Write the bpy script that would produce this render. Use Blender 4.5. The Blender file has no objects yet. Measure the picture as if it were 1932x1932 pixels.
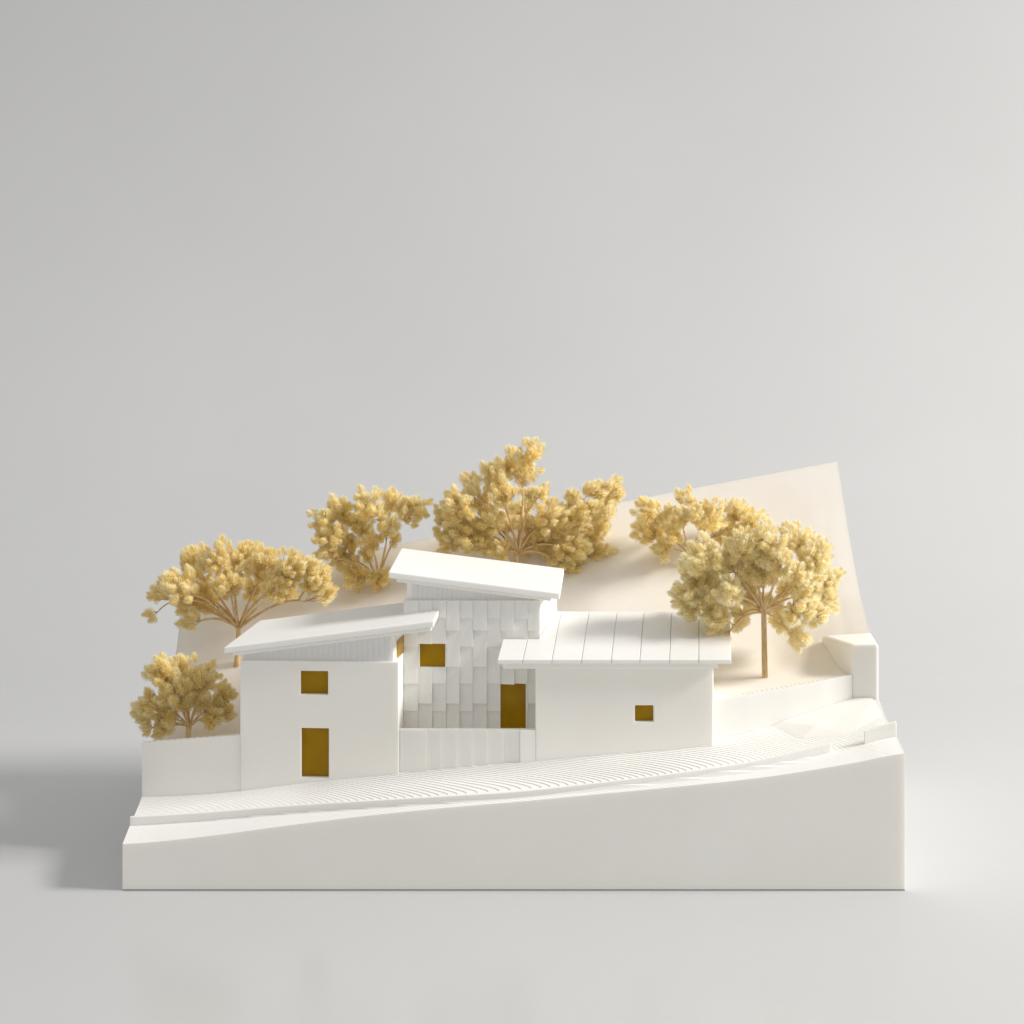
import bpy, bmesh, math, random
import numpy as np
from mathutils import Vector, Matrix
random.seed(7)
S = bpy.context.scene
COL = S.collection
MM = 0.001

# ---------------------------------------------------------------- camera
D0, SC = 1100.0, 3.69          # camera distance to the front face (mm), pixels (of 1932) per mm there
CX, HY, CAMZ = 930.0, 350.0, 1330.0 / 3.69
cam = bpy.data.cameras.new('camera'); camo = bpy.data.objects.new('camera', cam); COL.objects.link(camo)
camo.location = (0, -D0 * MM, CAMZ * MM); camo.rotation_euler = (math.radians(90), 0, 0)
cam.sensor_width = 36; cam.lens = 36 * (D0 * SC) / 1932
cam.shift_x = (966 - CX) / 1932; cam.shift_y = -(966 - HY) / 1932
cam.clip_start = 0.01; cam.clip_end = 50
S.camera = camo
# ---------------------------------------------------------------- world and lamps
w = bpy.data.worlds.new('World'); S.world = w; w.use_nodes = True
bg = w.node_tree.nodes['Background']; bg.inputs[0].default_value = (1.0, 0.995, 0.985, 1); bg.inputs[1].default_value = 0.55

def area(name, loc, target, sx, sy, power, color):
    l = bpy.data.lights.new(name, 'AREA'); l.shape = 'RECTANGLE'; l.size = sx; l.size_y = sy; l.energy = power; l.color = color
    o = bpy.data.objects.new(name, l); COL.objects.link(o); o.location = loc
    o.rotation_euler = (Vector(target) - Vector(loc)).to_track_quat('-Z', 'Y').to_euler()
    return o
area('window_light', (3.0, -0.22, 2.0), (0.0, 0.10, 0.05), 1.0, 0.65, 150, (1.0, 0.97, 0.93))
S.view_settings.view_transform = 'Standard'; S.view_settings.look = 'None'
S.view_settings.exposure = 0.0; S.view_settings.gamma = 1.0; S.view_settings.use_curve_mapping = False
S.render.engine = 'CYCLES'; S.cycles.max_bounces = 14; S.cycles.diffuse_bounces = 7; S.cycles.transmission_bounces = 8; S.cycles.transparent_max_bounces = 24

# ---------------------------------------------------------------- helpers
def at(px, py, Y):
    """point (mm) seen at px,py of the photograph (1932 wide) when it stands Y mm behind the front face"""
    r = (D0 + Y) / D0 / SC
    return ((px - CX) * r, Y, CAMZ - (py - HY) * r)
def ax(px, Y): return at(px, 0, Y)[0]
def az(py, Y): return at(0, py, Y)[2]
def interp(pts, x):
    if x <= pts[0][0]: return pts[0][1]
    for (a, b), (c, d) in zip(pts, pts[1:]):
        if x <= c: return b + (d - b) * (x - a) / (c - a)
    return pts[-1][1]
def smooth_interp(pts, x):
    s = 0
    for k in (-2, -1, 0, 1, 2): s += interp(pts, x + k * 7)
    return s / 5

def mk(name, verts, faces, mat, parent=None, bevel=0, smooth=False, segs=2):
    me = bpy.data.meshes.new(name)
    me.from_pydata([(x * MM, y * MM, z * MM) for x, y, z in verts], [], faces)
    bm = bmesh.new(); bm.from_mesh(me); bmesh.ops.recalc_face_normals(bm, faces=bm.faces); bm.to_mesh(me); bm.free()
    me.materials.append(mat)
    if smooth: me.shade_smooth()
    o = bpy.data.objects.new(name, me); COL.objects.link(o)
    if parent: o.parent = parent
    if bevel: add_bevel(o, bevel, segs)
    return o
def add_bevel(o, wd, segs=2):
    m = o.modifiers.new('bevel', 'BEVEL'); m.width = wd * MM; m.segments = segs; m.limit_method = 'ANGLE'; m.angle_limit = math.radians(40)
    m.use_clamp_overlap = True; m.harden_normals = False
def prism(plan, zb, zt):
    n = len(plan)
    zb = zb if isinstance(zb, (list, tuple)) else [zb] * n
    zt = zt if isinstance(zt, (list, tuple)) else [zt] * n
    v = [(p[0], p[1], z) for p, z in zip(plan, zb)] + [(p[0], p[1], z) for p, z in zip(plan, zt)]
    f = [tuple(range(n))[::-1], tuple(range(n, 2 * n))] + [(i, (i + 1) % n, n + (i + 1) % n, n + i) for i in range(n)]
    return v, f
def solid(name, plan, zb, zt, mat, parent=None, bevel=0.3):
    v, f = prism(plan, zb, zt)
    return mk(name, v, f, mat, parent, bevel)
def cut(o, cutters, bevel=0.2):
    """subtract prisms, bake the result, then bevel"""
    tmp = []
    for v, f in cutters:
        c = mk('cutter', v, f, o.data.materials[0]); tmp.append(c)
        m = o.modifiers.new('b', 'BOOLEAN'); m.operation = 'DIFFERENCE'; m.solver = 'EXACT'; m.object = c
    dg = bpy.context.evaluated_depsgraph_get()
    me = bpy.data.meshes.new_from_object(o.evaluated_get(dg)); o.modifiers.clear(); o.data = me
    for c in tmp:
        d = c.data; bpy.data.objects.remove(c); bpy.data.meshes.remove(d)
    if bevel: add_bevel(o, bevel)
def thing(name, label, cat, loc=(0, 0, 0), group=None):
    o = bpy.data.objects.new(name, None); COL.objects.link(o); o.empty_display_size = 0.01
    o['label'] = label; o['category'] = cat
    if group: o['group'] = group
    return o

# ---------------------------------------------------------------- materials
def new_mat(name):
    m = bpy.data.materials.new(name); m.use_nodes = True
    nt = m.node_tree; return m, nt, nt.nodes['Principled BSDF']
def noise(nt, scale, detail=3, rough=0.6):
    tc = nt.nodes.new('ShaderNodeTexCoord'); n = nt.nodes.new('ShaderNodeTexNoise')
    n.inputs['Scale'].default_value = scale; n.inputs['Detail'].default_value = detail; n.inputs['Roughness'].default_value = rough
    nt.links.new(tc.outputs['Object'], n.inputs['Vector']); return n
def ramp(nt, src, a, b, p0=0.3, p1=0.7):
    r = nt.nodes.new('ShaderNodeValToRGB'); r.color_ramp.elements[0].position = p0; r.color_ramp.elements[1].position = p1
    r.color_ramp.elements[0].color = (*a, 1); r.color_ramp.elements[1].color = (*b, 1)
    nt.links.new(src, r.inputs[0]); return r
def print_mat(name, a, b, sss=0.3, bump=0.25, layers=0.0):
    m, nt, p = new_mat(name)
    n1 = noise(nt, 14, 4); r = ramp(nt, n1.outputs[0], a, b); nt.links.new(r.outputs[0], p.inputs['Base Color'])
    p.inputs['Roughness'].default_value = 0.55; p.inputs['Specular IOR Level'].default_value = 0.35
    p.inputs['Subsurface Weight'].default_value = sss; p.inputs['Subsurface Radius'].default_value = (1.0, 0.85, 0.62)
    p.inputs['Subsurface Scale'].default_value = 0.004
    n2 = noise(nt, 2600, 2); bp = nt.nodes.new('ShaderNodeBump'); bp.inputs['Strength'].default_value = bump; bp.inputs['Distance'].default_value = 0.00025
    nt.links.new(n2.outputs[0], bp.inputs['Height']); nrm = bp
    if layers:      # the fine horizontal layer lines a printer leaves
        tc = nt.nodes.new('ShaderNodeTexCoord'); wv = nt.nodes.new('ShaderNodeTexWave'); wv.bands_direction = 'Z'
        wv.inputs['Scale'].default_value = 780; wv.inputs['Distortion'].default_value = 0.6; wv.inputs['Detail'].default_value = 1
        nt.links.new(tc.outputs['Object'], wv.inputs['Vector'])
        b2 = nt.nodes.new('ShaderNodeBump'); b2.inputs['Strength'].default_value = layers; b2.inputs['Distance'].default_value = 0.00012
        nt.links.new(wv.outputs['Fac'], b2.inputs['Height']); nt.links.new(bp.outputs[0], b2.inputs['Normal']); nrm = b2
    nt.links.new(nrm.outputs[0], p.inputs['Normal']); return m
WHITE = print_mat('white_print', (0.88, 0.86, 0.808), (0.912, 0.896, 0.853), layers=0.15)
ROADM = print_mat('road_print', (0.87, 0.86, 0.83), (0.90, 0.89, 0.87), sss=0.04, bump=0.3)
ROOFM = print_mat('roof_print', (0.83, 0.82, 0.79), (0.88, 0.87, 0.845), bump=0.55)
HILLM = print_mat('hill_print', (0.87, 0.81, 0.73), (0.90, 0.872, 0.82), sss=0.4)
m, nt, p = new_mat('amber_pane'); AMBER = m
n = noise(nt, 60, 2); r = ramp(nt, n.outputs[0], (0.30, 0.165, 0.001), (0.37, 0.21, 0.002)); nt.links.new(r.outputs[0], p.inputs['Base Color'])
p.inputs['Roughness'].default_value = 0.25; p.inputs['Specular IOR Level'].default_value = 0.15
m, nt, p = new_mat('dry_stem'); STEM = m
n = noise(nt, 300, 3); r = ramp(nt, n.outputs[0], (0.62, 0.42, 0.19), (0.82, 0.63, 0.36)); nt.links.new(r.outputs[0], p.inputs['Base Color']); p.inputs['Roughness'].default_value = 0.75
m, nt, p = new_mat('dry_bark'); BARK = m
tc = nt.nodes.new('ShaderNodeTexCoord'); mp = nt.nodes.new('ShaderNodeMapping'); mp.inputs['Scale'].default_value = (1400, 1400, 160)
n = nt.nodes.new('ShaderNodeTexNoise'); n.inputs['Detail'].default_value = 4; n.inputs['Scale'].default_value = 1
nt.links.new(tc.outputs['Object'], mp.inputs[0]); nt.links.new(mp.outputs[0], n.inputs['Vector'])
r = ramp(nt, n.outputs[0], (0.46, 0.30, 0.13), (0.72, 0.52, 0.27)); nt.links.new(r.outputs[0], p.inputs['Base Color']); p.inputs['Roughness'].default_value = 0.8
# flower petals: golden at the root, cream at the tip, letting light through
def petal_mat(name, a0, a1, b0, b1):
    m = bpy.data.materials.new(name); m.use_nodes = True; nt = m.node_tree; nt.nodes.clear()
    out = nt.nodes.new('ShaderNodeOutputMaterial'); at_ = nt.nodes.new('ShaderNodeAttribute'); at_.attribute_name = 'tip'
    oi = nt.nodes.new('ShaderNodeObjectInfo')
    ra = ramp(nt, at_.outputs['Fac'], a0, a1, 0.05, 0.95); rb = ramp(nt, at_.outputs['Fac'], b0, b1, 0.05, 0.95)
    mx = nt.nodes.new('ShaderNodeMix'); mx.data_type = 'RGBA'
    nt.links.new(oi.outputs['Random'], mx.inputs[0]); nt.links.new(ra.outputs[0], mx.inputs[6]); nt.links.new(rb.outputs[0], mx.inputs[7])
    df = nt.nodes.new('ShaderNodeBsdfDiffuse'); tr = nt.nodes.new('ShaderNodeBsdfTranslucent'); ms = nt.nodes.new('ShaderNodeMixShader'); ms.inputs[0].default_value = 0.62
    for s_ in (df, tr): nt.links.new(mx.outputs[2], s_.inputs['Color'])
    nt.links.new(df.outputs[0], ms.inputs[1]); nt.links.new(tr.outputs[0], ms.inputs[2])
    tp = nt.nodes.new('ShaderNodeBsdfTransparent'); m2 = nt.nodes.new('ShaderNodeMixShader'); m2.inputs[0].default_value = 0.3     # gaps between the fine hairs
    nt.links.new(ms.outputs[0], m2.inputs[1]); nt.links.new(tp.outputs[0], m2.inputs[2]); nt.links.new(m2.outputs[0], out.inputs[0])
    return m
PETAL = petal_mat('dried_petal', (0.995, 0.885, 0.47), (1.0, 0.98, 0.84), (0.995, 0.84, 0.37), (1.0, 0.945, 0.67))
PALE = petal_mat('pale_dried_petal', (0.995, 0.905, 0.55), (1.0, 0.985, 0.87), (0.995, 0.865, 0.44), (1.0, 0.96, 0.75))
m, nt, p = new_mat('white_laminate'); TABLE = m
n = noise(nt, 3, 3); r = ramp(nt, n.outputs[0], (0.53, 0.535, 0.538), (0.555, 0.56, 0.563)); nt.links.new(r.outputs[0], p.inputs['Base Color'])
p.inputs['Roughness'].default_value = 0.19; p.inputs['Specular IOR Level'].default_value = 0.35
# ---------------------------------------------------------------- table and backdrop
R0, Y1 = 620.0, 430.0
prof = [(-1000, 0), (-300, 0), (0, 0), (Y1, 0)] + [(Y1 + R0 * math.sin(a), R0 * (1 - math.cos(a))) for a in [math.radians(t) for t in range(2, 91, 2)]] + [(Y1 + R0, 2400)]
v = []; f = []
for i, (y, z) in enumerate(prof): v += [(-2400, y, z), (2400, y, z)]
for i in range(len(prof) - 1): f.append((2 * i, 2 * i + 1, 2 * i + 3, 2 * i + 2))
tb = mk('tabletop_sweep', v, f, TABLE, smooth=True); tb['kind'] = 'structure'

# ---------------------------------------------------------------- model base: road block with printed layers
LIP = [(-189.4, 23.3), (-150, 27.1), (-106.8, 33.1), (-63.4, 38.5), (-20, 42.8), (10.8, 45.2), (51, 49.1), (94.3, 53.1), (137.7, 57.6), (181, 64.5), (202.7, 68.8), (210.6, 71.5)]
KERB = [(-189.4, 22.5), (-150, 19.5), (-106.8, 14.5), (-63.4, 8.5), (-20, 4.8), (12, 3.8), (51, 4.6), (94, 7.4), (137, 11.5), (175.6, 17), (210.6, 23)]
XL, XR, YB = -189.4, 210.6, 215.0
def kerb_y(x): return smooth_interp(KERB, x)
def road_z(x, y):
    k = kerb_y(x); z = smooth_interp(LIP, x) + 0.13 * y
    d = y - k
    if d > 0:
        z += 2.2 * math.exp(-((d - 2) / 6.5) ** 2) * min(1, max(0, (x + 150) / 60)) * min(1, max(0, (190 - x) / 60))   # gutter fillet beside the parapet
        z += 0.25 * math.sin(x * 0.05 + y * 0.12)
        if d < 48: z -= 1.3 * math.sin(math.pi * d / 48)
    return z
base = thing('hillside_model', 'white hillside block with sloping road, carrying the model houses and trees', 'terrain model')
H = 0.42
ys = [0.0, 1.2, 2.4] + [3.6 + i * 1.9 for i in range(41)]
NX = 500
tables = []
for y in ys:
    row = []; zmax = -1
    for i in range(NX + 1):
        x = XL + (XR - XL) * i / NX; z = max(zmax + 1e-5, road_z(x, y)); zmax = z; row.append((x, z))
    tables.append(row)
def inv(row, z, last=[0]):
    if z <= row[0][1]: return XL
    if z >= row[-1][1]: return XR
    lo, hi = 0, len(row) - 1
    while hi - lo > 1:
        md = (lo + hi) // 2
        if row[md][1] <= z: lo = md
        else: hi = md
    (a, b), (c, d) = row[lo], row[hi]
    return a + (c - a) * (z - b) / (d - b)
kmin = int(min(r[0][1] for r in tables) / H) - 1; kmax = int(max(r[-1][1] for r in tables) / H) + 1
V = []; F = []; idx = {}
SOFTS = [(-190, .30), (-115, .38), (-65, .85), (90, .95), (150, .5), (210, .42)]
def vid(k, j, hi):
    """vertex on contour k of line j; hi = top of its riser"""
    key = (k, j, hi)
    if key not in idx:
        x = inv(tables[j], k * H); z = k * H if hi else (k - interp(SOFTS, x) * (.45 if ys[j] < kerb_y(x) else 1)) * H
        if XL < x < XR:
            x += 0.10 * math.sin(k * 2.3 + j * .35) + random.Random(k * 977 + j).uniform(-0.05, 0.05)
            if hi: x += 0.42
        else: z = road_z(x, ys[j])
        idx[key] = len(V); V.append((x, ys[j], z))
    return idx[key]
for k in range(kmin, kmax + 1):
    for j in range(len(ys) - 1):
        F.append((vid(k, j, 1), vid(k + 1, j, 0), vid(k + 1, j + 1, 0), vid(k, j + 1, 1)))          # tread
        F.append((vid(k + 1, j, 0), vid(k + 1, j, 1), vid(k + 1, j + 1, 1), vid(k + 1, j + 1, 0)))   # riser
    for a, b in ((vid(k, 0, 1), vid(k + 1, 0, 0)), (vid(k + 1, 0, 0), vid(k + 1, 0, 1))):     # front face strips
        if V[b][0] - V[a][0] > 1e-6:
            n0 = len(V); V += [(V[a][0], 0, .45), (V[b][0], 0, .45)]; F.append((a, n0, n0 + 1, b))
def skirt(xs):
    for j in range(len(ys) - 1):
        za = road_z(xs, ys[j]); zb_ = road_z(xs, ys[j + 1])
        n0 = len(V); V.extend([(xs, ys[j], 0), (xs, ys[j + 1], 0), (xs, ys[j + 1], zb_), (xs, ys[j], za)]); F.append((n0, n0 + 1, n0 + 2, n0 + 3))
skirt(XL); skirt(XR)
def clean(vv, ff):
    out = []
    for q in ff:
        pts = [vv[i] for i in q]
        ar = Vector((0, 0, 0))
        for i in range(1, len(pts) - 1): ar += (Vector(pts[i]) - Vector(pts[0])).cross(Vector(pts[i + 1]) - Vector(pts[0]))
        if ar.length > 1e-5: out.append(q)
    return out
me = bpy.data.meshes.new('road'); me.from_pydata([(a * MM, b * MM, c * MM) for a, b, c in V], [], clean(V, F)); me.materials.append(ROADM); me.materials.append(WHITE)
for q in me.polygons:
    if abs(q.normal.z) < .02 and abs(q.normal.y) > .9: q.material_index = 1
road = bpy.data.objects.new('road', me); COL.objects.link(road); road.parent = base

# hill behind the houses: a height field on ruled columns
COLS = [(-189.4, [(55, 49), (101, 51), (140, 64), (184, 79), (203, 97.6), (215, 116)]),
        (-150, [(55, 49), (101, 52), (140, 70), (160, 80), (190, 100), (215, 123.5)]),
        (-60, [(55, 48), (100, 60), (130, 85), (165, 105), (190, 120), (215, 140.6)]),
        (15, [(75, 50), (110, 75), (140, 98), (180, 126), (215, 155)]),
        (60, [(75, 66), (105, 82), (140, 110), (180, 138), (215, 163.5)]),
        (120, [(55, 83.8), (90, 87.5), (105, 92), (139, 113), (170, 137), (215, 175)]),
        (160, [(65, 88), (90, 90.5), (105, 94), (139, 118), (174, 147), (215, 182.5)]),
        (196, [(78, 92), (92, 94), (101, 107), (112, 112), (125, 118), (139, 127), (174, 153.5), (215, 189.3)]),
        (210.6, [(74, 92), (90, 97), (96, 109.5), (112, 116), (121, 119.7), (138.6, 128.8), (174, 155.3), (215, 192)])]
WALLLINE = [(-189.4, 63), (-140, 59), (-135, 63), (-50, 63), (-45, 77), (20, 77), (26, 60), (117, 60), (118.5, 57.5), (160, 68), (197.5, 80.5), (210.6, 77)]
def hill_z(x, y):
    for (a, pa), (b, pb) in zip(COLS, COLS[1:]):
        if x <= b + 1e-6:
            t = (x - a) / (b - a); return interp(pa, y) * (1 - t) + interp(pb, y) * t
    return interp(COLS[-1][1], y)
nx, ny = 200, 90
Z = []; G = []
for i in range(nx + 1):
    x = XL + (XR - XL) * i / nx; y0 = interp(WALLLINE, x)
    G.append([(x, y0 + (YB - y0) * j / ny) for j in range(ny + 1)]); Z.append([hill_z(*G[i][j]) for j in range(ny + 1)])
for it in range(10):
    Z2 = [r[:] for r in Z]
    for i in range(1, nx):
        for j in range(1, ny): Z2[i][j] = (Z[i][j] * 2 + Z[i - 1][j] + Z[i + 1][j] + Z[i][j - 1] + Z[i][j + 1]) / 6
    for i in (0, nx):
        for j in range(1, ny): Z2[i][j] = (Z[i][j] * 2 + Z[i][j - 1] + Z[i][j + 1]) / 4
    Z = Z2
def ground(x, y):
    i = min(nx - 1, max(0, int((x - XL) / (XR - XL) * nx))); y0 = interp(WALLLINE, x); j = min(ny - 1, max(0, int((y - y0) / (YB - y0) * ny))); return Z[i][j]
V = []; F = []
for i in range(nx + 1):
    for j in range(ny + 1): V.append((G[i][j][0], G[i][j][1], Z[i][j]))
W_ = ny + 1
for i in range(nx):
    for j in range(ny): F.append((i * W_ + j, (i + 1) * W_ + j, (i + 1) * W_ + j + 1, i * W_ + j + 1))
hill = mk('hillside', V, F, HILLM, base, smooth=True)
V = []; F = []
ring = [(i, 0) for i in range(nx + 1)] + [(nx, j) for j in range(1, ny + 1)] + [(i, ny) for i in range(nx - 1, -1, -1)] + [(0, j) for j in range(ny - 1, 0, -1)]
for i, j in ring: V += [(G[i][j][0], G[i][j][1], Z[i][j]), (G[i][j][0], G[i][j][1], 0)]
n = len(ring)
for q in range(n): F.append((2 * q, 2 * q + 1, 2 * ((q + 1) % n) + 1, 2 * ((q + 1) % n)))
F.append(tuple(2 * q + 1 for q in range(n)))
mk('block_side', V, F, WHITE, base)
# raised cheek of ground at the right of the garden terrace
solid('terrace_cheek', [(196.8, 78), (210.6, 74.1), (210.6, 99), (184, 106)], [60] * 4, [109, 109.9, 111.6, 108.2], WHITE, base, 1.5)
# crumpled bank at the upper end of the road
def rp_(x, y, d): return (x, y, road_z(x, y) + d * .6 + .1)
bk = [rp_(157, 66, 2.2), rp_(163, 42, -.9), rp_(180, 47, 0.9), rp_(190, 68, 3.0), rp_(198, 56, 1.4), rp_(207, 73, 2.4), rp_(190, 36, -1.1), rp_(148, 64, -.9), rp_(209, 50, -1.0), rp_(196, 80, 3), rp_(157, 70, 2), rp_(172, 52, 2.6), rp_(209.5, 60, .4)]
mk('rough_bank', bk, [(7, 1, 0), (0, 1, 11), (1, 2, 11), (0, 11, 3), (11, 2, 3), (2, 4, 3), (2, 1, 6), (2, 6, 4), (4, 6, 8), (4, 8, 12), (4, 12, 5), (3, 4, 5), (3, 5, 9), (0, 3, 9), (0, 9, 10), (7, 0, 10)], WHITE, base)
# parapet kerb in two pieces along the road edge
def parapet(x0, x1, hts, th=1.7):
    N = max(4, int((x1 - x0) / 4)); V = []; F = []
    for i in range(N + 1):
        x = x0 + (x1 - x0) * i / N; y = kerb_y(x); z = road_z(x, y) ; h = interp(hts, x)
        dy = (kerb_y(x + 1) - kerb_y(x - 1)) / 2; nrm = Vector((-dy, 1, 0)).normalized() * th
        if i in (0, N) : nrm.x = 0
        for (px_, py_) in ((x, y), (x + nrm.x, y + nrm.y)): V += [(px_, py_, z - 3), (px_, py_, z + h)]
    for i in range(N):
        a, b = 4 * i, 4 * i + 4
        F += [(a, b, b + 1, a + 1), (a + 1, b + 1, b + 3, a + 3), (a + 3, b + 3, b + 2, a + 2), (a + 2, b + 2, b, a)]
    F += [(0, 1, 3, 2), (4 * N, 4 * N + 2, 4 * N + 3, 4 * N + 1)]
    return mk('kerb', V, F, WHITE, base, 0.3)
parapet(XL + 0.0, 175.6, [(-189, 4.5), (-100, 4.0), (10, 3.4), (130, 3.8), (176, 5.0)])
parapet(193.5, XR - 0.05, [(193, 6.2), (210, 7.6)])

# ---------------------------------------------------------------- garden walls
gw = thing('garden_wall', 'low plain white garden wall joining the two storey house, in front of the small tree', 'wall')
top = []
N = 15
for i in range(N):
    t0, t1 = i / N, (i + 1) / N; z = 59.6 + 6.0 * t0
    for t in (t0, t1): top.append((XL + 0.02 + (-134.9 - XL) * t, 61 - 5.75 * t, z))
V = []; F = []
for (x, y, z) in top: V += [(x, y, 24), (x, y, z), (x + 0.3, y + 3.6, z), (x + 0.3, y + 3.6, 24)]
for i in range(len(top) - 1):
    a, b = 4 * i, 4 * i + 4
    if abs(top[i][0] - top[i + 1][0]) > 1e-6: F += [(a, b, b + 1, a + 1), (a + 1, b + 1, b + 2, a + 2), (a + 2, b + 2, b + 3, a + 3)]
    else: F += [(a + 1, b + 1, b + 2, a + 2)]
F += [(0, 1, 2, 3), (4 * len(top) - 4, 4 * len(top) - 1, 4 * len(top) - 2, 4 * len(top) - 3)]
mk('wall_panel', V, F, WHITE, gw)
rw = thing('retaining_wall', 'long white retaining wall holding the terrace beside the standing-seam house', 'wall')
V = []; F = []; pl = [(116.5, 54.6), (138, 60), (160, 66), (180, 72), (196.75, 77.9)]
top = []
for (x0, y0), (x1, y1) in zip(pl, pl[1:]):
    M = 8
    for i in range(M):
        for t in (i / M, (i + 1) / M):
            x = x0 + (x1 - x0) * t; xa = x0 + (x1 - x0) * i / M; top.append((x, y0 + (y1 - y0) * t, 84.1 + 8.6 * (xa - 118) / 79))
for (x, y, z) in top: V += [(x, y, 50), (x, y, z), (x - 0.8, y + 3.2, z), (x - 0.8, y + 3.2, 50)]
for i in range(len(top) - 1):
    a, b = 4 * i, 4 * i + 4
    if abs(top[i][0] - top[i + 1][0]) > 1e-6: F += [(a, b, b + 1, a + 1), (a + 1, b + 1, b + 2, a + 2), (a + 2, b + 2, b + 3, a + 3)]
    else: F += [(a + 1, b + 1, b + 2, a + 2)]
F += [(0, 1, 2, 3), (4 * len(top) - 4, 4 * len(top) - 1, 4 * len(top) - 2, 4 * len(top) - 3)]
mk('wall_panel', V, F, WHITE, rw)

# ---------------------------------------------------------------- two storey house
h1 = thing('model_house', 'two storey white house with tilted roof rising toward the tower, door facing the road', 'house')
A, B = Vector((-135.7, 55.0)), Vector((-50.5, 50.5))
C_, D_ = (-44.8, 75.95), (-46, 106); E_ = (-126, 108)
body = solid('wall', [A, B, (-48.9, 75.9), (-49, 106), E_], 26, 105.4, WHITE, h1, 0)
def front_y(x): return A.y + (B.y - A.y) * (x - A.x) / (B.x - A.x)
def hole(px0, px1, py0, py1, Yf, depth=4):
    x0, x1 = ax(px0, Yf), ax(px1, Yf); z1, z0 = az(py0, Yf), az(py1, Yf)
    return x0, x1, z0, z1
def opening(px0, px1, py0, py1, fy, extra=0):
    Yf = fy(ax((px0 + px1) / 2, 52)); x0, x1, z0, z1 = hole(px0, px1, py0, py1, Yf)
    return prism([(x0, fy(x0) - 2), (x1, fy(x1) - 2), (x1, fy(x1) + 4.4), (x0, fy(x0) + 4.4)], z0 - extra, z1), (x0, x1, z0 - extra, z1)
def pane(name, box, fy, parent, inset=2.6):
    x0, x1, z0, z1 = box
    return solid(name, [(x0 - .3, fy(x0) + inset), (x1 + .3, fy(x1) + inset), (x1 + .3, fy(x1) + inset + 1.2), (x0 - .3, fy(x0) + inset + 1.2)], z0 - .3, z1 + .3, AMBER, parent, 0)
c1, b1 = opening(567, 619, 1266, 1311, front_y); c2, b2 = opening(568.5, 620.5, 1374, 1467.5, front_y)
cut(body, [c1, c2], 0.3)
pane('window', b1, front_y, h1, 3.4); pane('door', b2, front_y, h1, 3.4)
def roof1(x): return 114.3 + 0.126 * (x + 143.4)
cl = [(-134.6, 57), (-53.5, 52.6), (-48.95, 75.9), (-49.2, 104), (-126, 106)]
up = solid('clerestory_wall', cl, 105.3, [roof1(x) - 5.2 for x, y in cl], WHITE, h1, 0)
def sx(y): return -53.5 + (y - 52.6) * (4.55 / 23.3)
cut(up, [prism([(sx(61) - 2.2, 61.4), (sx(61) + 3, 61), (sx(75) + 3, 75), (sx(75) - 2.2, 75)], 105.35, 114.6)], 0.3)
solid('side_window', [(sx(61) - 1.8, 61.2), (sx(60.5) + .15, 60.5), (sx(75.6) + .15, 75.6), (sx(75) - 1.8, 75.1)], 105.3, 114.8, AMBER, h1, 0)
# shallow vertical board lines on the clerestory
for i in range(26):
    t = 0.02 + 0.96 * i / 26; x = -134.6 + 81.1 * t; y = 57 - 4.4 * t
    solid('clerestory_board', [(x, y - .10), (x + 2.9, y - .36), (x + 2.9, y + .3), (x, y + .3)], 105.35, [roof1(x) - 5.25, roof1(x + 2.9) - 5.25, roof1(x + 2.9) - 5.25, roof1(x) - 5.25], WHITE, up, 0.06)
rp = [(-143.4, 46), (-31.6, 46), (-29.4, 75.95), (-48.95, 75.95), (-49.2, 110), (-131, 110)]
solid('roof', rp, [roof1(x) - 3.3 for x, y in rp], [roof1(x) for x, y in rp], ROOFM, h1, 0.45)
rp = [(-138.9, 47.4), (-32.8, 47.4), (-31.4, 74), (-49.05, 74), (-49.3, 107), (-127, 107)]
solid('roof_lining', rp, [roof1(x) - 5.3 for x, y in rp], [roof1(x) - 3.25 for x, y in rp], WHITE, h1, 0.3)

# ---------------------------------------------------------------- tower house
h2 = thing('tower_house', 'tall white tower house clad in staggered vertical panels, behind the courtyard gate', 'house')
TF = 76.0
body2 = body = solid('wall', [(-48.85, TF), (24.9, TF), (36.6, 127), (-40, 127)], 46, 133.6, WHITE, h2, 0)
def fyT(x): return TF
def boxT(px0, px1, py0, py1): return ax(px0, TF), ax(px1, TF), az(py1, TF), az(py0, TF)
wT = boxT(792, 840, 1214, 1258.5); dT = boxT(944.5, 992, 1290, 1390)
def cutT(b): return prism([(b[0], TF - 2), (b[1], TF - 2), (b[1], TF + 2.6), (b[0], TF + 2.6)], b[2], b[3])
cut(body, [cutT(wT), cutT(dT)], 0.15)
pane('window', wT, fyT, h2, 1.6); pane('door', dT, fyT, h2, 1.6)
# staggered panels: each leans out towards its lower and right edge
x0c = [275, 390, 500, 610, 715, 820, 930, 1035, 1145, 1250, 1347]
ybreak_e = [598, 735, 960, 1250, 1467, 1760]; ybreak_o = [598, 830, 1115, 1405, 1760]
def zx(v_): return ax(695.5 + v_ * 0.24, TF)
def zy(v_): return az(989.2 + v_ * 0.24, TF)
def panel(xa, xb, zb_, zt_, out):
    g = 0.015; b = out; t = 0.12
    v = [(xa + g, TF - b * .5, zb_), (xb - g, TF - b, zb_), (xb - g, TF - .62, zt_), (xa + g, TF - t, zt_),
         (xa + g, TF + .4, zb_), (xb - g, TF + .4, zb_), (xb - g, TF + .4, zt_), (xa + g, TF + .4, zt_)]
    mk('facade_panel', v, [(0, 1, 2, 3), (7, 6, 5, 4), (0, 4, 5, 1), (1, 5, 6, 2), (2, 6, 7, 3), (3, 7, 4, 0)], WHITE, body2, 0.08, segs=1)
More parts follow.
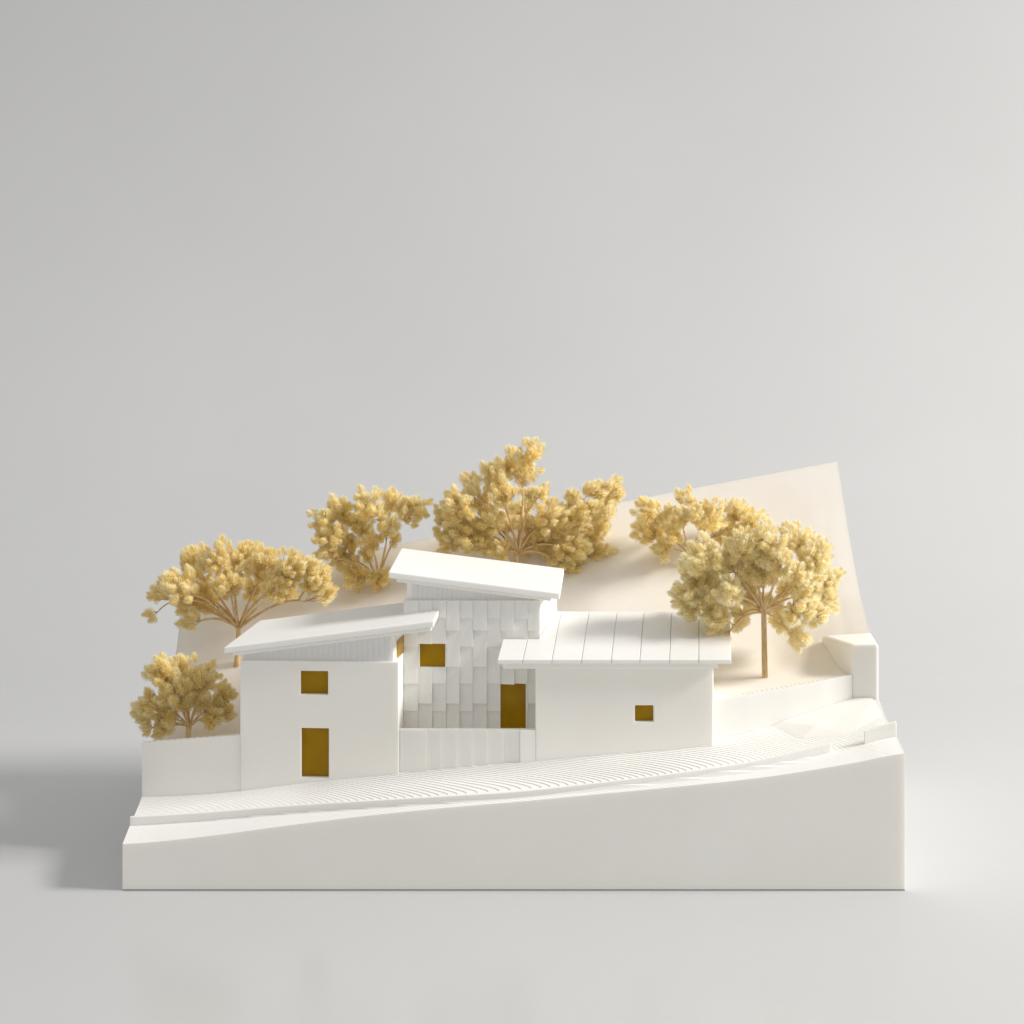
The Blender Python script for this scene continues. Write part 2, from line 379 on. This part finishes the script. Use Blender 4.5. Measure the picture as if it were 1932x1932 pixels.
for c in range(10):
    xa, xb = zx(x0c[c]), zx(x0c[c + 1]); br = ybreak_e if c % 2 == 0 else ybreak_o
    for a, b in zip(br, br[1:]):
        zt_, zb_ = zy(a), zy(b)
        pieces = [(xa, xb, zb_, zt_)]
        for (hx0, hx1, hz0, hz1) in (wT, dT):
            nxt = []
            for (p0, p1, q0, q1) in pieces:
                if p1 <= hx0 + .2 or p0 >= hx1 - .2 or q1 <= hz0 or q0 >= hz1: nxt.append((p0, p1, q0, q1)); continue
                if q1 > hz1 + .3: nxt.append((p0, p1, hz1, q1))
                if q0 < hz0 - .3: nxt.append((p0, p1, q0, hz0))
                if p0 < hx0 - .5: nxt.append((p0, hx0, max(q0, hz0), min(q1, hz1)))
                if p1 > hx1 + .5: nxt.append((hx1, p1, max(q0, hz0), min(q1, hz1)))
            pieces = nxt
        for (p0, p1, q0, q1) in pieces:
            if q1 - q0 > .5: panel(p0, p1, q0 + .05, q1, (2.5 if c % 2 else 1.75) * random.uniform(.9, 1.1) * min(1, .35 + (q1 - q0) / 14))
def roof2(x, y): return 150.4 - 0.1265 * (x + 56.8) + 0.053 * (y - 70)
cl = [(-47.2, TF + 1.7), (22.8, TF + 1.7), (34.6, 126), (-39, 126)]
up2 = solid('clerestory_wall', cl, 133.5, [roof2(*q) - 5 for q in cl], WHITE, h2, 0.3)
for i in range(24):
    x = -44 + 64 * i / 24
    solid('clerestory_board', [(x, TF + 1.6), (x + 2.6, TF + 1.36), (x + 2.6, TF + 2), (x, TF + 2)], 133.55, [roof2(x, 77.6) - 5.05, roof2(x + 2.6, 77.6) - 5.05, roof2(x + 2.6, 77.6) - 5.05, roof2(x, 77.6) - 5.05], WHITE, up2, 0.06)
rp = [(-56.8, 70), (36.3, 70), (40.6, 131), (-52.4, 131)]
solid('roof', rp, [roof2(*q) - 3.5 for q in rp], [roof2(*q) for q in rp], ROOFM, h2, 0.5)
rp = [(-52.6, 71.3), (31.4, 71.3), (38.4, 129), (-48, 129)]
solid('roof_lining', rp, [roof2(*q) - 5.3 for q in rp], [roof2(*q) - 3.4 for q in rp], WHITE, h2, 0.3)

# ---------------------------------------------------------------- long low house with standing seam roof
h3 = thing('model_house', 'long low white house with seamed panel roof and one small square window', 'house')
RF = 50.0
def fyR(x): return RF
body = solid('wall', [(22.7, RF), (117.9, RF), (124, 114), (34.2, 114), (25.3, 75.8), (23.2, 75.3)], 40, 103.2, WHITE, h3, 0)
b3 = (ax(1198, RF), ax(1233, RF), az(1362, RF), az(1331, RF))
cut(body, [prism([(b3[0], RF - 2), (b3[1], RF - 2), (b3[1], RF + 3.7), (b3[0], RF + 3.7)], b3[2], b3[3])], 0.55)
pane('window', b3, fyR, h3, 2.8)
def roof3(y): return 108.3 + 0.149 * (y - 44)
rp = [(5.2, 46), (119.6, 46), (125.6, 112), (35, 112), (26.2, 75.0), (8, 75.0)]
solid('roof_lining', rp, [103.0, 103.0, 103.0 + 8, 103 + 8, 107, 107], [roof3(q[1]) - 2.2 for q in rp], WHITE, h3, 0.25)
sk = 0.1
epx = [938.6, 986, 1041, 1097, 1153, 1207, 1263, 1318, 1379.6]
ex = [ax(q, 44) for q in epx]
def tw(y): return 24.9 + (y - TF) * (11.7 / 51) + 0.35      # right flank of the tower
RY = 118.0
rp = [(ex[1] + 1, 45), (ex[8] - .6, 45), (ex[8] - .6 + sk * (RY - 44.5), RY - .5), (37, RY - .5), (27.5, 76), (27, 74), (ex[0] + 4, 74), (ex[0] + .8, 45)]
roof_ = solid('roof', rp, [roof3(q[1]) - 2.25 for q in rp], [roof3(q[1]) - 0.9 for q in rp], ROOFM, h3, 0)
for i in range(8):
    a, b = ex[i] + (0.12 if i else 0), ex[i + 1] - (0.12 if i < 7 else 0)
    def X(x, y): return x + sk * (y - 44)
    if i == 0: pl = [(a, 44), (b, 44), (X(b, 74.6), 74.6), (X(a, 74.6), 74.6)]
    elif i == 1: pl = [(a, 44), (b, 44), (X(b, RY), RY), (tw(RY), RY), (tw(75), 75), (tw(75) - .1, 74.6), (X(a, 74.6), 74.6)]
    else: pl = [(a, 44), (b, 44), (X(b, RY), RY), (X(a, RY), RY)]
    solid('roof_panel', pl, [roof3(q[1]) - 2.3 for q in pl], [roof3(q[1]) for q in pl], ROOFM, roof_, 0.3)
# ---------------------------------------------------------------- courtyard gate between the houses
g = thing('courtyard_gate', 'white vertical plank gate wall across the courtyard between the two low houses', 'gate')
gpx = [756, 806, 834, 863.5, 892, 921, 950.7, 981]
gwall = solid('gate_wall', [(-51.2, 52.6), (22.65, 52.6), (22.65, 55.6), (-51.2, 55.6)], 30, 69.0, WHITE, g, 0.2)
for i in range(7):
    a, b = ax(gpx[i], 51), ax(gpx[i + 1], 51)
    v, f = prism([(a + .02, 51.9), (b - .02, 50.75), (b - .05, 53.2), (a + .05, 53.2)], 34, 69.2)
    mk('plank', v, f, WHITE, gwall, 0.12)
solid('gate_post', [(ax(981, 51) + .02, 50.0), (22.72, 50.0), (22.72, 53.5), (ax(981, 51) + .02, 53.5)], 34, 69.2, WHITE, g, 0.12)

solid('courtyard_bounce_floor', [(-50.3, 55.2), (22.9, 55.2), (23.1, 75.2), (-49, 75.2)], 54, 60.2, HILLM, base, 0)  # unseen floor slab, added to bounce warm light onto the courtyard walls

# ---------------------------------------------------------------- dried flower trees
TDATA = {}
def tuft_mesh(seed, mat):
    R = random.Random(seed); L = 1.0; V = []; F = []; T = []
    n = 110; wide = R.uniform(0.38, 0.48)
    for i in range(n):
        t = (i + .5) / n; ang = i * 2.39996 + R.uniform(-.25, .25)
        phi = math.radians(76 * (1 - t) ** 0.8 + 3 + R.uniform(-9, 9))
        z0 = 0.04 + 0.46 * t; rad = 0.10 * (1 - t)
        ln = (0.46 + 0.10 * math.sin(t * math.pi)) * R.uniform(.82, 1.12) * (wide / 0.46) * (1 - .22 * t * t)
        if R.random() < .12: ln *= 1.18
        er = Vector((math.cos(ang), math.sin(ang), 0)); ez = Vector((0, 0, 1)); et = ez.cross(er)
        d0 = er * math.sin(phi) + ez * math.cos(phi); phi2 = phi * .45; d1 = er * math.sin(phi2) + ez * math.cos(phi2)
        p0 = er * rad + ez * z0; p1 = p0 + d0 * ln * .55; p2 = p1 + d1 * ln * .45
        wd = 0.042 * R.uniform(.8, 1.25)
        b = len(V)
        V += [p0 - et * wd * .5, p0 + et * wd * .5, p1 - et * wd, p1 + er * .02, p1 + et * wd, p2]
        T += [0, 0, .55, .5, .55, 1]
        F += [(b, b + 1, b + 4, b + 3), (b, b + 3, b + 2), (b + 2, b + 3, b + 5), (b + 3, b + 4, b + 5)]
    me = bpy.data.meshes.new('flower_tuft'); me.from_pydata([tuple(q * MM) for q in V], [], F); me.materials.append(mat)
    a = me.attributes.new('tip', 'FLOAT', 'POINT')
    for i, q in enumerate(T): a.data[i].value = q
    me.shade_smooth()
    TDATA[me.name] = (np.array([tuple(q * MM) for q in V]), F, np.array(T, dtype=np.float32))
    return me
GOLD_TUFTS = [tuft_mesh(s, PETAL) for s in range(7)]; PALE_TUFTS = [tuft_mesh(s, PALE) for s in range(7)]
def tube(V, F, pts, r0, r1, sides=6, wob=0.0, R=random):
    n0 = len(V); n = len(pts)
    for i, p_ in enumerate(pts):
        d = (pts[min(i + 1, n - 1)] - pts[max(i - 1, 0)]).normalized()
        u = d.orthogonal().normalized(); w2 = d.cross(u); r = r0 + (r1 - r0) * i / (n - 1)
        r *= 1 + R.uniform(-wob, wob)
        for k in range(sides):
            a = 2 * math.pi * k / sides; V.append(tuple(p_ + (u * math.cos(a) + w2 * math.sin(a)) * r))
    for i in range(n - 1):
        for k in range(sides):
            F.append((n0 + i * sides + k, n0 + i * sides + (k + 1) % sides, n0 + (i + 1) * sides + (k + 1) % sides, n0 + (i + 1) * sides + k))
    F.append(tuple(n0 + k for k in range(sides))[::-1]); F.append(tuple(n0 + (n - 1) * sides + k for k in range(sides)))
def bez(a, b, c, n): return [a * (1 - t) ** 2 + b * 2 * t * (1 - t) + c * t * t for t in [i / n for i in range(n + 1)]]
def flower_tree(label, seed, base_px, Yt, fork_px, blobs, stem_r, depth=0.62, size=7.0, dens=2.9, square=False, lean=0, TUFTS=GOLD_TUFTS):
    R = random.Random(seed)
    t = thing('dried_flower_tree', label, 'tree', group='dried flower trees on the model')
    b = Vector(at(*base_px, Yt)); gz = ground(b.x, b.y); b.z = min(b.z, gz + 0.5) - 1.5
    fk = Vector(at(*fork_px, Yt + lean))
    V, F = [], []
    if square:
        pts = [b, b + (fk - b) * .33, b + (fk - b) * .66, fk]; tube(V, F, pts, stem_r * 1.15, stem_r, 4, .04, R)
    else:
        # a bundle of grown-together stalks
        for k in range(3):
            o = Vector((R.uniform(-1, 1), R.uniform(-1, 1), 0)) * stem_r * .55
            mid = (b + fk) * .5 + o * 1.2 + Vector((R.uniform(-1, 1), R.uniform(-1, 1), 0)) * stem_r * .5
            tube(V, F, bez(b + o, mid, fk + o * .9, 8), stem_r * .85, stem_r * .55, 7, .08, R)
    mk('trunk', V, F, BARK if square else STEM, t, smooth=not square)
    xs = [q[0] for q in blobs]; cxm = (min(xs) + max(xs)) / 2; hw = (max(xs) - min(xs)) / 2 + 15
    ysb = [q[1] for q in blobs]; cym = (min(ysb) + max(ysb)) / 2; hh = (max(ysb) - min(ysb)) / 2 + 15
    V, F = [], []; tufts = []; grid = {}
    def cell(q): return (int(q.x // 3), int(q.y // 3), int(q.z // 3))
    def near(q):
        a, b2_, c2_ = cell(q); return [o for i in (-1, 0, 1) for j in (-1, 0, 1) for k in (-1, 0, 1) for o in grid.get((a + i, b2_ + j, c2_ + k), ())]
    nodes = [(fk - Vector((0, 0, 1)), stem_r * .62)]
    order = []
    for bi, (bx, by, br) in enumerate(blobs):
        q = min(1, ((bx - cxm) / hw) ** 2 + ((by - cym) / hh) ** 2)
        dmax = depth * hw / SC * math.sqrt(max(.05, 1 - q))
        dY = [-.75, .55, -.3, .8, 0.1, -.55][bi % 6] * dmax * R.uniform(.7, 1.1)
        Yb = max(54, min(222, Yt + lean + dY)); c = Vector(at(bx, by, Yb)); order.append(((c - fk).length, c, 1.14 * br / SC * (1 + Yb / D0), br))
    order.sort(key=lambda q: q[0])
    for dist, c, rb, br in order:
        # limb from the fork or from an earlier limb to the hub of the cluster
        best, bd_ = nodes[0], dist * .48
        for nd in nodes[1:]:
            if (nd[0] - c).length < bd_ and (nd[0] - fk).length < dist: best, bd_ = nd, (nd[0] - c).length
        o0, r0 = best
        hub = o0 + (c - o0) * .78
        ctl = o0 + (c - o0) * .45 + Vector((0, 0, 1)) * (abs(c.x - o0.x) * .2 + .8) + Vector((R.uniform(-2, 2), R.uniform(-2, 2), R.uniform(-1, 1)))
        limb = bez(o0, ctl, hub, 8); r1 = max(.26, r0 * .55)
        r0 = min(r0, stem_r * .55); tube(V, F, limb, r0 * .8, r1 * .85, 6, .12, R)
        for k in (3, 5, 7): nodes.append((limb[k], r0 * .85 + (r1 - r0 * .85) * k / 8))
        nt_ = max(3, int(dens * .0135 * br * br))
        tries = 0; cnt = 0
        while cnt < nt_ and tries < 50 * nt_:
            tries += 1
            d = Vector((R.gauss(0, 1), R.gauss(-.1, .9), R.gauss(0.15, 1)))
            if d.length < .1: continue
            d.normalize(); rr = rb * R.uniform(.25, 1.02); p_ = c + d * rr
            if any((p_ - o).length < size * .33 for o in near(p_)): continue
            grid.setdefault(cell(p_), []).append(p_); cnt += 1
            out = ((p_ - hub).normalized() * .9 + (p_ - fk).normalized() * .55 + Vector((R.uniform(-.3, .3), R.uniform(-.3, .3), R.uniform(-.1, .35)))).normalized()
            s = size * R.uniform(.74, 1.22)
            root = p_ - out * s * .42
            mid = (hub + root) * .5 + Vector((R.uniform(-1, 1), R.uniform(-1, 1), R.uniform(-.4, 1.4))) * 1.2
            tube(V, F, bez(hub, mid, root + out * s * .1, 4), .24, .16, 4, 0, R)
            rot = out.to_track_quat('Z', 'Y').to_matrix().to_4x4() @ Matrix.Rotation(R.uniform(0, 6.28), 4, 'Z')
            fat = R.uniform(.76, 1.08)
            tufts.append((root.y, R.randrange(len(TUFTS)), Matrix.Translation(root * MM) @ rot @ Matrix.Diagonal((s * fat, s * fat, s, 1))))
    tufts.sort(key=lambda q: q[0])
    for y_, k, mt in tufts[:300]:
        o = bpy.data.objects.new('flower_tuft', TUFTS[k]); COL.objects.link(o); o.parent = t; o.matrix_local = mt
    if len(tufts) > 300:        # those hidden at the back of the crown
        co, fa, tp, n0 = [], [], [], 0
        for y_, k, mt in tufts[300:]:
            c_, f_, t_ = TDATA[TUFTS[k].name]; m3 = np.array(mt)
            co.append(c_ @ m3[:3, :3].T + m3[:3, 3]); tp.append(t_)
            fa += [tuple(q + n0 for q in f) for f in f_]; n0 += len(c_)
        me = bpy.data.meshes.new('flower_mass'); me.from_pydata(np.concatenate(co).tolist(), [], fa); me.materials.append(TUFTS[0].materials[0])
        me.attributes.new('tip', 'FLOAT', 'POINT').data.foreach_set('value', np.concatenate(tp)); me.shade_smooth()
        o = bpy.data.objects.new('flower_mass', me); COL.objects.link(o); o.parent = t; o['kind'] = 'stuff'
    print('tufts', label, len(tufts))
    mk('branches', V, F, STEM, t, smooth=True)
    return t
flower_tree('small dried flower tree standing behind the low plain garden wall', 11, (355, 1408), 90, (357, 1368),
    [(305, 1268, 30), (345, 1258, 26), (385, 1285, 30), (420, 1315, 24), (395, 1335, 26), (328, 1300, 30), (285, 1328, 26), (268, 1346, 20), (312, 1356, 26), (432, 1345, 14), (300, 1378, 14), (275, 1372, 12), (400, 1360, 14), (360, 1298, 20), (347, 1330, 18), (375, 1315, 22)], 1.5)
flower_tree('broad flat-topped dried flower tree behind the roof of the two storey house', 12, (447, 1248), 160, (450, 1182),
    [(335, 1105, 34), (360, 1062, 34), (410, 1052, 32), (462, 1042, 26), (500, 1068, 34), (550, 1075, 38), (602, 1098, 30), (382, 1118, 32), (432, 1100, 32), (482, 1108, 26), (300, 1118, 20), (283, 1162, 11), (357, 1168, 18), (542, 1112, 22), (612, 1120, 18), (392, 1150, 14), (440, 1068, 26), (522, 1105, 24), (582, 1075, 26), (345, 1140, 20)], 2.2)
flower_tree('airy dried flower tree beside the tower roof, its stems showing between tufts', 13, (716, 1112), 190, (712, 1092),
    [(605, 985, 24), (640, 965, 30), (690, 950, 30), (735, 948, 22), (788, 955, 24), (772, 978, 18), (625, 1015, 30), (648, 1048, 30), (672, 1085, 28), (690, 995, 18), (744, 1015, 12), (718, 1092, 20), (610, 1045, 13), (668, 985, 22), (715, 972, 18), (690, 1040, 16), (762, 960, 18), (700, 1022, 20), (735, 990, 18), (660, 1020, 22)], 1.7)
flower_tree('tallest dried flower tree, spreading wide above the tower roof', 14, (975, 1092), 184, (978, 1042),
    [(1003, 862, 28), (962, 877, 26), (930, 897, 26), (888, 908, 15), (902, 940, 28), (945, 930, 32), (862, 955, 34), (838, 975, 26), (872, 1000, 38), (840, 1022, 26), (905, 1012, 34), (1000, 935, 18), (1022, 930, 16), (958, 985, 24), (1040, 975, 34), (1080, 985, 34), (1030, 1022, 32), (1080, 1030, 30), (1095, 1078, 28), (1112, 1010, 28), (1138, 1000, 20), (1152, 930, 30), (1120, 925, 22), (1142, 968, 22), (1145, 1042, 14), (990, 890, 20), (925, 980, 26), (985, 960, 24), (1012, 990, 26), (940, 1042, 22), (1060, 1060, 22), (1000, 1030, 18), (1105, 960, 28), (1080, 945, 18), (1120, 1045, 20)], 2.0)
flower_tree('dried flower tree on the bare slope, behind the rounder terrace tree', 15, (1303, 1064), 168, (1304, 1048),
    [(1220, 965, 24), (1224, 1000, 30), (1245, 1035, 20), (1252, 975, 26), (1297, 940, 18), (1283, 975, 18), (1345, 970, 26), (1390, 975, 26), (1425, 985, 24), (1365, 1000, 26), (1332, 990, 18), (1270, 1010, 18), (1312, 968, 18), (1402, 1000, 22)], 1.5)
flower_tree('round dense dried flower tree on a square wooden stick, standing on the terrace', 16, (1443, 1275), 86, (1441, 1152),
    [(1330, 1050, 36), (1308, 1085, 36), (1292, 1125, 26), (1345, 1110, 36), (1370, 1058, 34), (1402, 1032, 32), (1450, 1025, 34), (1500, 1020, 32), (1540, 1050, 34), (1562, 1090, 28), (1565, 1138, 24), (1520, 1090, 30), (1512, 1150, 32), (1490, 1110, 24), (1350, 1168, 28), (1390, 1160, 24), (1440, 1080, 30), (1505, 1205, 20), (1542, 1160, 22), (1402, 1098, 24), (1300, 1158, 18), (1460, 1140, 20), (1420, 1060, 26), (1475, 1060, 28), (1375, 1120, 26), (1415, 1130, 20), (1330, 1140, 28), (1482, 1175, 22), (1545, 1120, 24), (1360, 1200, 14)], 1.8, square=True, TUFTS=PALE_TUFTS)
